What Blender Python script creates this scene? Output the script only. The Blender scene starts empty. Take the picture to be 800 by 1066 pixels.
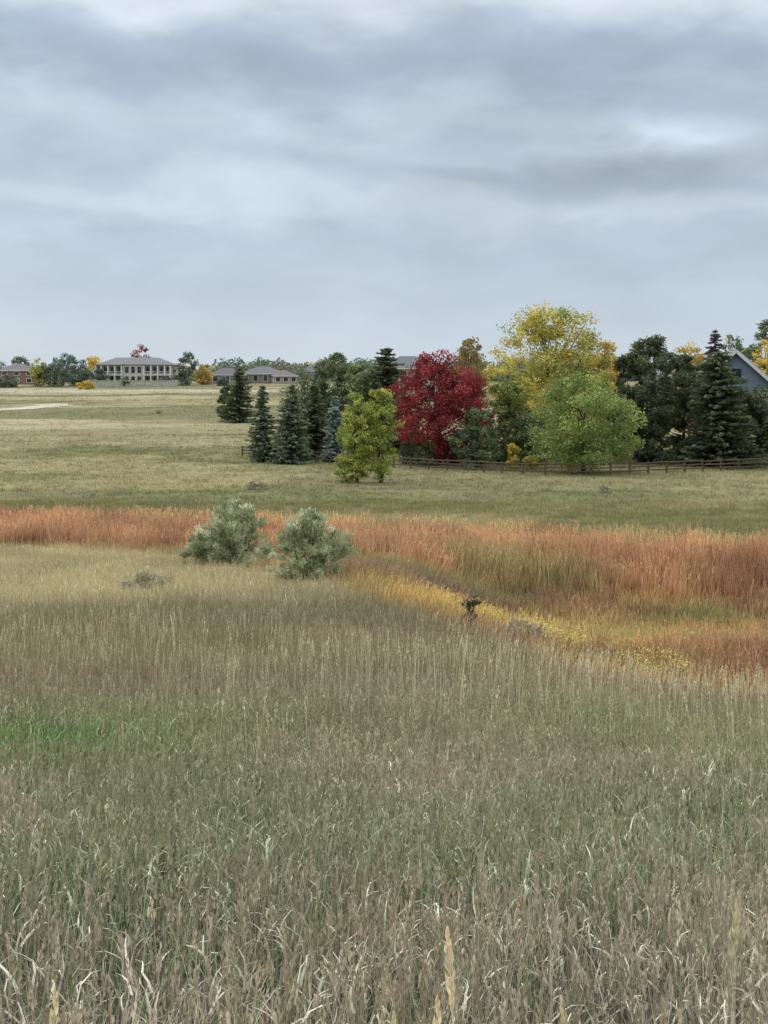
import bpy, math, numpy as np
from mathutils import Vector
R = np.random.default_rng(7)
CAMZ = 12.0
F = 1400.0
scene = bpy.context.scene

def S(r, g, b, k=1.0):
    c = np.array([r, g, b]) / 255.0
    l = np.where(c <= 0.04045, c / 12.92, ((c + 0.055) / 1.055) ** 2.4)
    return l * k

# ---------------------------------------------------------------- noise
def _h(ix, iy, s):
    v = np.sin(ix * 127.1 + iy * 311.7 + s * 74.7) * 43758.5453
    return v - np.floor(v)
def vn(x, y, s=0):
    ix, iy = np.floor(x), np.floor(y)
    fx, fy = x - ix, y - iy
    fx = fx * fx * (3 - 2 * fx); fy = fy * fy * (3 - 2 * fy)
    a = _h(ix, iy, s); b = _h(ix + 1, iy, s); c = _h(ix, iy + 1, s); d = _h(ix + 1, iy + 1, s)
    return (a * (1 - fx) + b * fx) * (1 - fy) + (c * (1 - fx) + d * fx) * fy
def fbm(x, y, s=0, o=4):
    t = 0; a = 0.5; n = 0
    for i in range(o):
        t = t + a * vn(x, y, s + i * 3.1); n += a; a *= 0.5; x = x * 2.03 + 5.1; y = y * 2.03 + 1.7
    return t / n
def sst(a, b, x):
    t = np.clip((x - a) / (b - a), 0, 1); return t * t * (3 - 2 * t)

# ---------------------------------------------------------------- terrain
_T = np.array([(-60, 1.2), (0, 1.62), (3, 1.75), (6, 2.14), (9, 2.6), (13, 3.2), (18, 3.95), (24, 4.75), (30, 5.45), (42, 6.6), (52, 7.4),
      (70, 8.75), (82, 9.4), (97, 9.75), (125, 9.85), (150, 9.65), (180, 9.0), (240, 6.9), (310, 4.4),
      (400, 1.4), (450, -0.2), (500, -0.9), (700, -0.9), (1500, 0.3), (4000, 2.5)], float)
def _warp(Y): return np.log(np.maximum(Y, -8) + 10)
_uu = np.linspace(_warp(-8.0), _warp(4000.0), 3000)
_dd = np.interp(np.exp(_uu) - 10, _T[:, 0], _T[:, 1])
_k = np.exp(-np.linspace(-2.2, 2.2, 91) ** 2); _k /= _k.sum()
_dp = np.pad(_dd, 45, mode='edge'); _dd = np.convolve(_dp, _k, mode='valid')
def ground(x, Y):
    x = np.asarray(x, float); Y = np.asarray(Y, float)
    D = np.interp(_warp(Y), _uu, _dd)
    D = D + 2.3 * sst(-1.5, 6.5, x) * np.exp(-((Y - 49) / 14.0) ** 2)
    D = D + 0.95 * sst(0.5, 5.5, x) * np.exp(-((Y - 24) / 9.0) ** 2)
    D = D + 0.16 * (fbm(x / 4.0, Y / 5.0, 3, 3) - 0.5) * sst(4, 12, Y)
    D = D + 1.6 * (fbm(x / 55.0, Y / 70.0, 9, 3) - 0.5) * sst(110, 320, Y) * (1 - 0.7 * sst(380, 460, Y))
    return CAMZ - D
def gz(x, Y): return float(ground(np.array([x]), np.array([Y]))[0])

# zone colours -----------------------------------------------------
def mixc(a, b, t): t = np.clip(t, 0, 1)[:, None]; return a * (1 - t) + b * t
def marsh_near(x):
    return np.interp(x, [-30, -20, -8, -1.2, 2.1, 4.0, 6, 20], [77, 74, 62, 44, 30, 23.5, 21.5, 20])
def cat_near(x):
    return np.interp(x, [-40, -20, -8, 0, 10, 25], [77, 73, 64, 61, 59, 56])
def cat_far(x):
    return np.interp(x, [-45, -26, 0, 20, 40], [98, 94, 81, 70, 65])
def zone(x, Y):
    n1 = fbm(x / 2.2, Y / 3.0, 11); n2 = fbm(x / 9.0, Y / 14.0, 21); n3 = fbm(x / 0.6, Y / 0.8, 31, 3)
    n4 = fbm(x / 30.0, Y / 20.0, 41, 4); n5 = fbm(x / 8.0, Y / 7.0, 51, 4)
    c = np.tile(S(141, 135, 117), (len(x), 1))
    c = mixc(c, S(126, 129, 104)[None], sst(0.42, 0.58, n1) * 0.85)
    c = mixc(c, S(156, 148, 132)[None], sst(0.52, 0.72, n3) * 0.8)
    c = mixc(c, S(128, 129, 96)[None], np.exp(-((Y - 10.3) / 2.2) ** 2) * 0.6)
    c = mixc(c, S(131, 123, 100)[None] * (0.8 + 0.4 * n1)[:, None], sst(11, 16, Y))
    c = mixc(c, S(123, 119, 90)[None], sst(15, 22, Y) * sst(0.42, 0.56, n2) * 0.7)
    pale = S(172, 161, 129)[None] * (0.72 + 0.5 * n1)[:, None]
    c = mixc(c, pale, sst(32, 46, Y + 12 * (n2 - 0.5) - 0.3 * x))
    # wet hollow
    mn = marsh_near(x) + 5 * (n1 - 0.5)
    inm = sst(-1.2, 1.2, Y - mn)
    m = S(168, 131, 97)[None] * (0.72 + 0.55 * n1)[:, None]
    m = mixc(m, S(176, 153, 104)[None], sst(0.42, 0.55, n2) * 0.75)
    m = mixc(m, S(134, 110, 90)[None], sst(0.5, 0.6, fbm(x / 3.5, Y / 3.0, 151)) * 0.75)
    m = mixc(m, S(144, 141, 94)[None], sst(0.54, 0.62, fbm(x / 4.5, Y / 3.0, 161)) * 0.7)
    m = mixc(m, S(146, 147, 90)[None], np.exp(-(((x - 9.0) / 3.2) ** 2 + ((Y - 44) / 4.5) ** 2)) * 1.2)
    m = mixc(m, S(186, 160, 100)[None], np.exp(-(((x - 2.2) / 3.4) ** 2 + ((Y - 42) / 7.0) ** 2)))
    m = mixc(m, S(154, 115, 90)[None], sst(2, 7, x - 3) * (1 - sst(33, 40, Y)) * 0.8)
    m = mixc(m, S(130, 112, 97)[None], np.exp(-(((x - 1.0) / 4.0) ** 2 + ((Y - 54.0) / 3.6) ** 2)) * 1.2)
    c = mixc(c, m, inm)
    # beyond
    far = S(143, 136, 101)[None] * (0.82 + 0.36 * n5)[:, None]
    far = mixc(far, S(166, 154, 116)[None], sst(0.45, 0.56, n4) * 0.9)
    far = mixc(far, S(130, 128, 90)[None], sst(0.48, 0.58, fbm(x / 20, Y / 12, 77)) * 0.85)
    hill = S(156, 145, 111)[None] * (0.82 + 0.36 * n5)[:, None]
    hill = mixc(hill, S(130, 126, 94)[None], sst(0.45, 0.55, fbm(x / 45, Y / 20, 87)) * 0.95)
    hill = mixc(hill, S(178, 166, 134)[None], sst(0.53, 0.6, fbm(x / 60, Y / 12, 97)) * 0.9)
    far = mixc(far, hill, sst(165, 230, Y))
    far = mixc(far, S(134, 131, 94)[None], sst(4, 20, x) * (1 - sst(150, 175, Y)) * 0.45)
    far = mixc(far, S(196, 188, 164)[None], sst(378, 388, Y) * (1 - sst(400, 410, Y)) * 0.6)
    c = mixc(c, far, sst(-1.5, 1.5, Y - cat_far(x) + 3 * (n2 - 0.5)))
    g = np.exp(-(((x + 3.1) / 1.75) ** 2 + ((Y - 9.7) / 1.1) ** 2) ** 1.5)
    c = mixc(c, S(104, 122, 78)[None], sst(0.15, 0.65, g + 0.4 * (n3 - 0.5)))
    return c

# ---------------------------------------------------------------- mesh helpers
class MB:
    def __init__(s): s.v = []; s.f = []; s.c = []; s.m = []; s.n = 0
    def add(s, v, f, c, m=0):
        v = np.asarray(v, float); f = np.asarray(f, int)
        c = np.asarray(c, float)
        if c.ndim == 1: c = np.tile(c, (len(v), 1))
        s.v.append(v); s.f.append(f + s.n); s.c.append(c); s.m.append(np.full(len(f), m)); s.n += len(v)
    def build(s, name, mats, loc=(0, 0, 0), link=True, smooth=False):
        V = np.concatenate(s.v); Fq = np.concatenate(s.f); C = np.concatenate(s.c); M = np.concatenate(s.m)
        me = bpy.data.meshes.new(name)
        me.vertices.add(len(V)); me.vertices.foreach_set('co', V.ravel().astype(np.float32))
        me.loops.add(Fq.size); me.loops.foreach_set('vertex_index', Fq.ravel().astype(np.int32))
        me.polygons.add(len(Fq)); me.polygons.foreach_set('loop_start', np.arange(0, Fq.size, 4, dtype=np.int32))
        me.polygons.foreach_set('material_index', M.astype(np.int32))
        me.polygons.foreach_set('use_smooth', np.full(len(Fq), smooth))
        a = me.color_attributes.new('Col', 'FLOAT_COLOR', 'POINT')
        a.data.foreach_set('color', np.concatenate([C, np.ones((len(C), 1))], 1).ravel().astype(np.float32))
        me.update(calc_edges=True)
        for m in mats: me.materials.append(m)
        o = bpy.data.objects.new(name, me); o.location = loc
        if link: scene.collection.objects.link(o)
        return o

def tube(p, r, n=6):
    p = np.asarray(p, float); r = np.asarray(r, float); k = len(p)
    V = []
    for i in range(k):
        d = p[min(i + 1, k - 1)] - p[max(i - 1, 0)]; d /= (np.linalg.norm(d) + 1e-9)
        a = np.cross(d, [0.3, 1, 0.1]); a /= np.linalg.norm(a); b = np.cross(d, a)
        t = np.arange(n) * 2 * math.pi / n
        V.append(p[i] + r[i] * (np.cos(t)[:, None] * a + np.sin(t)[:, None] * b))
    Fq = [(i * n + j, i * n + (j + 1) % n, (i + 1) * n + (j + 1) % n, (i + 1) * n + j) for i in range(k - 1) for j in range(n)]
    return np.concatenate(V), np.array(Fq)

def box(x0, x1, y0, y1, z0, z1):
    V = np.array([(x, y, z) for z in (z0, z1) for y in (y0, y1) for x in (x0, x1)], float)
    return V, np.array([(0, 2, 3, 1), (4, 5, 7, 6), (0, 1, 5, 4), (2, 6, 7, 3), (0, 4, 6, 2), (1, 3, 7, 5)])

def unit(n, rng):
    d = rng.normal(size=(n, 3)); return d / np.linalg.norm(d, axis=1)[:, None]

def leaves(mb, P, u, size, asp, col, rng, m=1):
    n = len(P); w = np.cross(u, unit(n, rng)); w /= (np.linalg.norm(w, axis=1)[:, None] + 1e-9)
    a = u * (size * asp)[:, None] * 0.5; b = w * size[:, None] * 0.5
    V = np.stack([P - a, P + b, P + a, P - b], 1).reshape(-1, 3)
    mb.add(V, np.arange(4 * n).reshape(-1, 4), np.repeat(col, 4, 0), m)

# ---------------------------------------------------------------- materials
def nmat(name):
    m = bpy.data.materials.new(name); m.use_nodes = True
    nt = m.node_tree; nt.nodes.clear(); return m, nt
def leafmat(name, transl=0.3, inst=False):
    m, nt = nmat(name); N = nt.nodes; L = nt.links
    o = N.new('ShaderNodeOutputMaterial'); at = N.new('ShaderNodeAttribute'); at.attribute_name = 'Col'
    col = at.outputs['Color']
    if inst:
        a2 = N.new('ShaderNodeAttribute'); a2.attribute_type = 'INSTANCER'; a2.attribute_name = 'tint'
        mx = N.new('ShaderNodeMix'); mx.data_type = 'RGBA'; mx.blend_type = 'MULTIPLY'; mx.inputs[0].default_value = 1
        L.new(col, mx.inputs[6]); L.new(a2.outputs['Color'], mx.inputs[7]); col = mx.outputs[2]
    d = N.new('ShaderNodeBsdfDiffuse'); L.new(col, d.inputs[0])
    if transl == 0: L.new(d.outputs[0], o.inputs[0]); return m
    t = N.new('ShaderNodeBsdfTranslucent'); ms = N.new('ShaderNodeMixShader')
    L.new(col, t.inputs[0]); ms.inputs[0].default_value = transl
    L.new(d.outputs[0], ms.inputs[1]); L.new(t.outputs[0], ms.inputs[2]); L.new(ms.outputs[0], o.inputs[0])
    return m
def noisemat(name, c1, c2, scale=3.0, rough=0.85, bump=0.0):
    m, nt = nmat(name); N = nt.nodes; L = nt.links
    o = N.new('ShaderNodeOutputMaterial'); p = N.new('ShaderNodeBsdfPrincipled'); p.inputs['Roughness'].default_value = rough
    tc = N.new('ShaderNodeTexCoord'); nz = N.new('ShaderNodeTexNoise'); nz.inputs['Scale'].default_value = scale; nz.inputs['Detail'].default_value = 5
    L.new(tc.outputs['Object'], nz.inputs['Vector'])
    mx = N.new('ShaderNodeMix'); mx.data_type = 'RGBA'
    mr = N.new('ShaderNodeMapRange'); mr.inputs[1].default_value = 0.35; mr.inputs[2].default_value = 0.65
    L.new(nz.outputs['Fac'], mr.inputs[0]); L.new(mr.outputs[0], mx.inputs[0])
    mx.inputs[6].default_value = (*c1, 1); mx.inputs[7].default_value = (*c2, 1)
    L.new(mx.outputs[2], p.inputs['Base Color'])
    if bump:
        b = N.new('ShaderNodeBump'); b.inputs['Strength'].default_value = bump; L.new(nz.outputs['Fac'], b.inputs['Height']); L.new(b.outputs[0], p.inputs['Normal'])
    L.new(p.outputs[0], o.inputs[0]); return m
M_leaf = leafmat('foliage', 0.25)
M_grass = leafmat('grass_blades', 0.0, True)
M_bark = noisemat('bark', S(88, 76, 64), S(58, 48, 40), 6, 0.95, 0.5)
M_wood = noisemat('weathered_wood', S(112, 92, 72), S(74, 60, 48), 8, 0.9, 0.3)

def groundmat():
    m, nt = nmat('field_soil'); N = nt.nodes; L = nt.links
    o = N.new('ShaderNodeOutputMaterial'); d = N.new('ShaderNodeBsdfDiffuse')
    at = N.new('ShaderNodeAttribute'); at.attribute_name = 'Col'
    tc = N.new('ShaderNodeTexCoord')
    col = at.outputs['Color']
    for sc, lo, hi in ((0.9, 0.8, 1.15), (6.0, 0.75, 1.2), (0.08, 0.88, 1.1)):
        nz = N.new('ShaderNodeTexNoise'); nz.inputs['Scale'].default_value = sc; nz.inputs['Detail'].default_value = 6
        L.new(tc.outputs['Object'], nz.inputs['Vector'])
        mr = N.new('ShaderNodeMapRange'); mr.inputs[1].default_value = 0.3; mr.inputs[2].default_value = 0.7; mr.inputs[3].default_value = lo; mr.inputs[4].default_value = hi
        L.new(nz.outputs['Fac'], mr.inputs[0])
        vm = N.new('ShaderNodeVectorMath'); vm.operation = 'SCALE'; L.new(col, vm.inputs[0]); L.new(mr.outputs[0], vm.inputs['Scale']); col = vm.outputs[0]
    L.new(col, d.inputs[0]); L.new(d.outputs[0], o.inputs[0]); return m

# ---------------------------------------------------------------- ground sheet
ys = np.concatenate([np.arange(-40, 0, 2.0), np.arange(0, 30, 0.25), np.arange(30, 110, 0.6), np.arange(110, 500, 2.5), np.geomspace(500, 4000, 30)])
us = np.linspace(-1, 1, 361); us = np.sign(us) * np.abs(us) ** 1.5
Wd = 14 + np.maximum(ys, 0) * 0.8 + np.where(ys < 0, -ys, 0)
X = us[None, :] * Wd[:, None]; Yg = np.repeat(ys[:, None], len(us), 1)
x = X.ravel(); y = Yg.ravel(); z = ground(x, y)
gc = zone(x, y)
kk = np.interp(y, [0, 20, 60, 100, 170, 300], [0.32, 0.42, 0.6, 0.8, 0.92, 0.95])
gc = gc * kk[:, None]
ny, nx = X.shape
idx = np.arange(ny * nx).reshape(ny, nx)
Fq = np.stack([idx[:-1, :-1], idx[:-1, 1:], idx[1:, 1:], idx[1:, :-1]], -1).reshape(-1, 4)
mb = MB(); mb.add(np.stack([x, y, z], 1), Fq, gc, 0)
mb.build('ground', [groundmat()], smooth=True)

# ---------------------------------------------------------------- grass templates (patches of many blades)
def blades(mb, n, rad, L0, L1, w0, w1, bend, rng, tones, seg=4, upright=0.25, basez=-0.04, curl=0.0, clump=0):
    a = rng.uniform(0, 2 * math.pi, n); r = rad * np.sqrt(rng.uniform(size=n)); r = r * (1 + 0.25 * rng.normal(size=n))
    p = np.stack([r * np.cos(a), r * np.sin(a), np.full(n, basez)], 1)
    ti = rng.integers(0, len(tones), n)
    if clump:
        nc_ = clump; ca = rng.uniform(0, 6.283, nc_); cr_ = rad * np.sqrt(rng.uniform(size=nc_)) * 1.1
        cc = np.stack([cr_ * np.cos(ca), cr_ * np.sin(ca)], 1); ci = rng.integers(0, nc_, n)
        sel = rng.uniform(size=n) < 0.75
        p[sel, :2] = (cc[ci] + rng.normal(0, rad * 0.09, (n, 2)))[sel]
        ct = rng.integers(0, len(tones), nc_); s2 = sel & (rng.uniform(size=n) < 0.5); ti[s2] = ct[ci][s2]
    az = rng.uniform(0, 2 * math.pi, n); L = rng.uniform(L0, L1, n); w = rng.uniform(w0, w1, n)
    lean = rng.uniform(0, upright, n); bd = rng.uniform(0.2, 1.0, n) * bend
    sa = az + rng.normal(0, 0.7, n); side = np.stack([-np.sin(sa), np.cos(sa), np.zeros(n)], 1)
    V = []
    for k in range(seg + 1):
        t = k / seg; ww = (w * (1 - t ** 1.8) * 0.5 + 0.0004)[:, None]
        V += [p - side * ww, p + side * ww]
        ang = lean + bd * t ** 1.3; azk = az + curl * t * rng.normal(0, 1, n)
        p = p + (L / seg)[:, None] * np.stack([np.sin(ang) * np.cos(azk), np.sin(ang) * np.sin(azk), np.cos(ang)], 1)
    V = np.stack(V, 1); m = 2 * (seg + 1)
    base = np.arange(n)[:, None, None] * m; q = np.array([(2 * k, 2 * k + 1, 2 * k + 3, 2 * k + 2) for k in range(seg)])[None]
    tone = np.array(tones)[ti] * rng.uniform(0.72, 1.28, (n, 1))
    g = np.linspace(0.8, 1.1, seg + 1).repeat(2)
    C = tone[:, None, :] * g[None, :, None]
    mb.add(V.reshape(-1, 3), (base + q).reshape(-1, 4), C.reshape(-1, 3), 0)

def stalks(mb, n, rad, L0, L1, rng, w=0.0035, head=0.12, headw=0.010, nsp=14, tone=(1, 1, 1), leanmax=0.14, seg=4, droop=0.12):
    for i in range(n):
        a = rng.uniform(0, 2 * math.pi); r = rad * math.sqrt(rng.uniform()); az = rng.uniform(0, 2 * math.pi)
        L = rng.uniform(L0, L1); lean = rng.uniform(0.0, leanmax)
        tn = np.array(tone) * rng.uniform(0.8, 1.2)
        pts = []; p = np.array([r * math.cos(a), r * math.sin(a), -0.04])
        for k in range(seg + 1):
            pts.append(p.copy()); ang = lean + droop * (k / seg) ** 2
            p = p + L / seg * np.array([math.sin(ang) * math.cos(az), math.sin(ang) * math.sin(az), math.cos(ang)])
        V, Fq = tube(pts, np.linspace(w, w * 0.55, seg + 1) * 0.5, 3); mb.add(V, Fq, tn * 0.9, 0)
        top = pts[-1]; d = (pts[-1] - pts[-2]); d /= np.linalg.norm(d)
        t = rng.uniform(0, 1, nsp); P = top[None] - d[None] * (head * (1 - t))[:, None] + d * head * 0.3
        prof = np.sin(np.pi * np.clip(t * 0.85 + 0.1, 0, 1))
        off = unit(nsp, rng) * headw * prof[:, None] * 0.7; P = P + off
        u = d[None] + off / headw * 0.5 + 0.1 * unit(nsp, rng); u /= np.linalg.norm(u, axis=1)[:, None]
        leaves(mb, P, u, np.full(nsp, headw * 0.6), 3.2, tn[None] * rng.uniform(0.8, 1.35, (nsp, 1)), rng, 0)

def coll(name, makers):
    c = bpy.data.collections.new(name)
    for i, f in enumerate(makers):
        mb = MB(); f(mb, np.random.default_rng(100 + i * 7 + len(name)))
        o = mb.build(f'{name}_{i:02d}', [M_grass], link=False); c.objects.link(o)
    return c

TN = [(1, 1, 1), (0.76, 0.95, 0.66), (0.85, 0.76, 0.68), (0.9, 0.97, 0.92), (1.15, 1.12, 1.08), (0.64, 0.84, 0.52), (1.45, 1.42, 1.4), (0.92, 0.84, 0.78), (0.62, 0.55, 0.5)]
TP = [(1.85, 1.84, 1.9), (1.6, 1.56, 1.54), (2.1, 2.08, 2.12)]
TG = [(1, 1, 1), (0.88, 0.98, 0.84), (1.25, 1.23, 1.18), (0.78, 0.74, 0.66)]
def mk_near(mb, r):
    blades(mb, 430, 0.46, 0.07, 0.23, 0.004, 0.011, 2.1, r, TN, 4, 0.6, curl=0.9, clump=15)
    blades(mb, 56, 0.46, 0.06, 0.16, 0.004, 0.011, 2.6, r, TP, 4, 0.9, curl=1.2, basez=0.08)
    blades(mb, 170, 0.46, 0.14, 0.30, 0.003, 0.005, 0.6, r, TN, 3, 0.25, clump=14)
    stalks(mb, 60, 0.46, 0.18, 0.36, r, 0.0028, 0.07, 0.012, 11, (1.08, 0.98, 0.9), 0.2, 3)
def mk_mid(mb, r):
    blades(mb, 230, 0.85, 0.15, 0.42, 0.008, 0.018, 1.2, r, TG, 3, 0.35, clump=14)
    blades(mb, 16, 0.85, 0.12, 0.26, 0.008, 0.016, 1.6, r, TP, 3, 0.8, basez=0.1)
    stalks(mb, 36, 0.85, 0.3, 0.52, r, 0.006, 0.10, 0.016, 5, (1.1, 1.0, 0.9), seg=2)
def mk_far(mb, r): blades(mb, 170, 2.0, 0.12, 0.4, 0.02, 0.05, 0.8, r, TG, 2, 0.5, clump=16)
def mk_vfar(mb, r): blades(mb, 130, 5, 0.12, 0.42, 0.05, 0.13, 0.8, r, TG, 1, 0.6, clump=14)
def mk_green(mb, r): blades(mb, 360, 0.38, 0.08, 0.28, 0.004, 0.010, 1.8, r, [(1, 1, 1), (0.75, 0.85, 0.7), (1.3, 1.3, 1.2), (1.5, 1.2, 1.5), (0.8, 0.8, 0.8)], 4, 0.5, clump=12)
def mk_stalk(mb, r): stalks(mb, 12, 0.7, 0.45, 0.76, r, 0.005, 0.15, 0.012, 12, seg=3)
def mk_cat(mb, r):
    blades(mb, 150, 1.1, 0.8, 1.5, 0.02, 0.05, 0.6, r, [(1, 1, 1), (1.25, 1.3, 1.32), (0.68, 0.6, 0.56), (1.0, 0.95, 0.85), (1.4, 1.5, 1.6)], 3, 0.25, curl=0.5, clump=10)
    stalks(mb, 22, 1.1, 1.1, 1.6, r, 0.016, 0.25, 0.05, 8, (1.35, 1.4, 1.42), seg=2)
def mk_marsh(mb, r):
    blades(mb, 240, 0.9, 0.25, 0.75, 0.012, 0.028, 1.0, r, TG + [(1.4, 1.42, 1.4), (0.58, 0.54, 0.5)], 3, 0.35, clump=12)
    stalks(mb, 22, 0.9, 0.45, 0.85, r, 0.008, 0.16, 0.03, 7, (1.25, 1.22, 1.15), seg=2)
def mk_flower(mb, r):
    blades(mb, 30, 0.25, 0.3, 0.55, 0.01, 0.02, 0.6, r, [(0.5, 0.6, 0.5), (0.7, 0.6, 0.5)], 3, 0.4)
    n = 120; P = r.normal(size=(n, 3)) * [0.2, 0.2, 0.09] + [0, 0, 0.5]
    leaves(mb, P, unit(n, r), r.uniform(0.02, 0.05, n), 1.2, np.array([[1.4, 1.4, 1.1]]) * r.uniform(0.6, 1.3, (n, 1)), r, 0)
def mk_head(mb, r): stalks(mb, 1, 0.0, 0.92, 0.98, r, 0.003, 0.085, 0.0068, 100, (1.15, 1.1, 1.0))

C_near = coll('field_grass_patch', [mk_near] * 10); C_mid = coll('meadow_grass_patch', [mk_mid] * 6)
C_far = coll('distant_grass_patch', [mk_far] * 5); C_vfar = coll('hillside_grass_patch', [mk_vfar] * 5)
C_green = coll('green_grass_tuft', [mk_green] * 4); C_stalk = coll('tall_grass_stem', [mk_stalk] * 8)
C_cat = coll('cattail_patch', [mk_cat] * 6); C_marsh = coll('marsh_grass_patch', [mk_marsh] * 6)
C_fl = coll('yellow_wildflower_tuft', [mk_flower] * 4); C_head = coll('seed_head_stem', [mk_head] * 4)

def scatter(name, x, y, c, tint, sc, tilt=0.02, zoff=0.0):
    n = len(x)
    if n == 0: return
    me = bpy.data.meshes.new(name); me.vertices.add(n)
    me.vertices.foreach_set('co', np.stack([x, y, ground(x, y) + zoff], 1).ravel().astype(np.float32))
    def at(nm, ty, d, key):
        a = me.attributes.new(nm, ty, 'POINT'); a.data.foreach_set(key, np.asarray(d).ravel())
    e = 0.4; sx = (ground(x + e, y) - ground(x - e, y)) / (2 * e); sy = (ground(x, y + e) - ground(x, y - e)) / (2 * e)
    A_ = np.arctan(sy) + R.normal(0, tilt, n); B_ = -np.arctan(sx) + R.normal(0, tilt, n); G_ = R.uniform(0, 6.283, n)
    ca, sa, cb, sb, cg, sg = np.cos(A_), np.sin(A_), np.cos(B_), np.sin(B_), np.cos(G_), np.sin(G_)
    m00 = cb * cg; m10 = ca * sg + sa * sb * cg; m20 = sa * sg - ca * sb * cg; m21 = sa * cg + ca * sb * sg; m22 = ca * cb
    rot = np.stack([np.arctan2(m21, m22), -np.arcsin(np.clip(m20, -1, 1)), np.arctan2(m10, m00)], 1)
    at('rot', 'FLOAT_VECTOR', rot.astype(np.float32), 'vector'); at('sc', 'FLOAT', sc.astype(np.float32), 'value')
    at('idx', 'INT', R.integers(0, len(c.objects), n).astype(np.int32), 'value')
    at('tint', 'FLOAT_COLOR', np.concatenate([tint, np.ones((n, 1))], 1).astype(np.float32), 'color')
    me.update()
    o = bpy.data.objects.new(name, me); scene.collection.objects.link(o)
    ng = bpy.data.node_groups.new(name + '_nodes', 'GeometryNodeTree')
    ng.interface.new_socket('Geometry', in_out='INPUT', socket_type='NodeSocketGeometry')
    ng.interface.new_socket('Geometry', in_out='OUTPUT', socket_type='NodeSocketGeometry')
    N = ng.nodes; L = ng.links
    gi = N.new('NodeGroupInput'); go = N.new('NodeGroupOutput'); ip = N.new('GeometryNodeInstanceOnPoints')
    ci = N.new('GeometryNodeCollectionInfo'); ci.inputs[0].default_value = c; ci.inputs[1].default_value = True; ci.inputs[2].default_value = True
    def na(nm, ty): a = N.new('GeometryNodeInputNamedAttribute'); a.data_type = ty; a.inputs[0].default_value = nm; return a.outputs[0]
    e = N.new('FunctionNodeEulerToRotation'); L.new(na('rot', 'FLOAT_VECTOR'), e.inputs[0])
    L.new(gi.outputs[0], ip.inputs['Points']); L.new(ci.outputs[0], ip.inputs['Instance']); ip.inputs['Pick Instance'].default_value = True
    L.new(na('idx', 'INT'), ip.inputs['Instance Index']); L.new(e.outputs[0], ip.inputs['Rotation']); L.new(na('sc', 'FLOAT'), ip.inputs['Scale'])
    L.new(ip.outputs[0], go.inputs[0])
    md = o.modifiers.new('scatter', 'NODES'); md.node_group = ng
    return o

def fan(y0, y1, sp, mx=2.0, k=0.34):
    gx = np.arange(-k * y1 - mx, k * y1 + mx, sp); gy = np.arange(y0, y1, sp)
    a, b = np.meshgrid(gx, gy); a = a.ravel() + R.uniform(-.5, .5, a.size) * sp; b = b.ravel() + R.uniform(-.5, .5, b.size) * sp
    k_ = np.abs(a) < k * b + mx; return a[k_], b[k_]
GK = 1.58
def jit(n, a=0.86, b=1.16): return R.uniform(a, b, (n, 1))
def greenp(x, y): return np.exp(-(((x + 3.1) / 1.75) ** 2 + ((y - 9.7) / 1.1) ** 2) ** 1.5) + 0.6 * (fbm(x / .6, y / .6, 333) - .5) > 0.42
P = [fan(0.7, 9, 0.47, 1.0), fan(9, 28, 0.6, 1.5)]
x = np.concatenate([p[0] for p in P]); y = np.concatenate([p[1] for p in P])
k = (~greenp(x, y) | (R.uniform(size=len(x)) < 0.25)) & (y < marsh_near(x) + 1); x, y = x[k], y[k]
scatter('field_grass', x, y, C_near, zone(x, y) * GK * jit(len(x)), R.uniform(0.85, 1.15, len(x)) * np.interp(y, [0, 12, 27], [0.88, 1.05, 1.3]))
x, y = fan(7.5, 13, 0.36, 2); k = greenp(x, y); x, y = x[k], y[k]
scatter('green_grass_patch', x, y, C_green, zone(x, y) * 1.4 * jit(len(x)), R.uniform(0.75, 1.15, len(x)))
x, y = fan(27, 80, 1.0, 2); k = (y < marsh_near(x) + 1.0); x, y = x[k], y[k]
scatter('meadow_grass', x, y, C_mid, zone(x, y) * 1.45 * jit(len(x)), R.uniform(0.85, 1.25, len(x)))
x, y = fan(20, 80, 0.95, 2); k = (y > marsh_near(x)) & (y < cat_near(x) + 1.5); x, y = x[k], y[k]
scatter('marsh_grass', x, y, C_marsh, zone(x, y) * 1.38 * jit(len(x), 0.78, 1.22), R.uniform(0.7, 1.1, len(x)))
x, y = fan(64, 112, 1.5, 2); k = (y > cat_far(x)); x, y = x[k], y[k]
scatter('meadow_grass', x, y, C_mid, zone(x, y) * 1.35 * jit(len(x)), R.uniform(0.9, 1.3, len(x)))
x, y = fan(110, 210, 2.9, 3)
scatter('distant_grass', x, y, C_far, zone(x, y) * 1.25 * jit(len(x)), R.uniform(0.8, 1.1, len(x)), 0.01)
x, y = fan(208, 450, 8.5, 3)
scatter('hillside_grass', x, y, C_vfar, zone(x, y) * 1.15 * jit(len(x)), R.uniform(0.8, 1.1, len(x)), 0.0)
# tall pale stems
x, y = fan(2.5, 48, 0.8, 1.5)
d = sst(0.42, 0.62, fbm(x / 3.0, y / 4.0, 61)) * 0.7 + 0.1 + 0.4 * sst(11, 14, y) * (1 - sst(22, 30, y))
d = d * np.interp(y, [2, 6, 12, 48], [0.03, 0.10, 0.85, 0.5])
k = (R.uniform(size=len(x)) < d) & ~greenp(x, y) & (y < marsh_near(x) + 1); x, y = x[k], y[k]
scatter('tall_dry_grass_stems', x, y, C_stalk, np.tile(S(182, 170, 138), (len(x), 1)) * 1.45 * jit(len(x)), R.uniform(0.75, 1.1, len(x)), 0.04)
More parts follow.
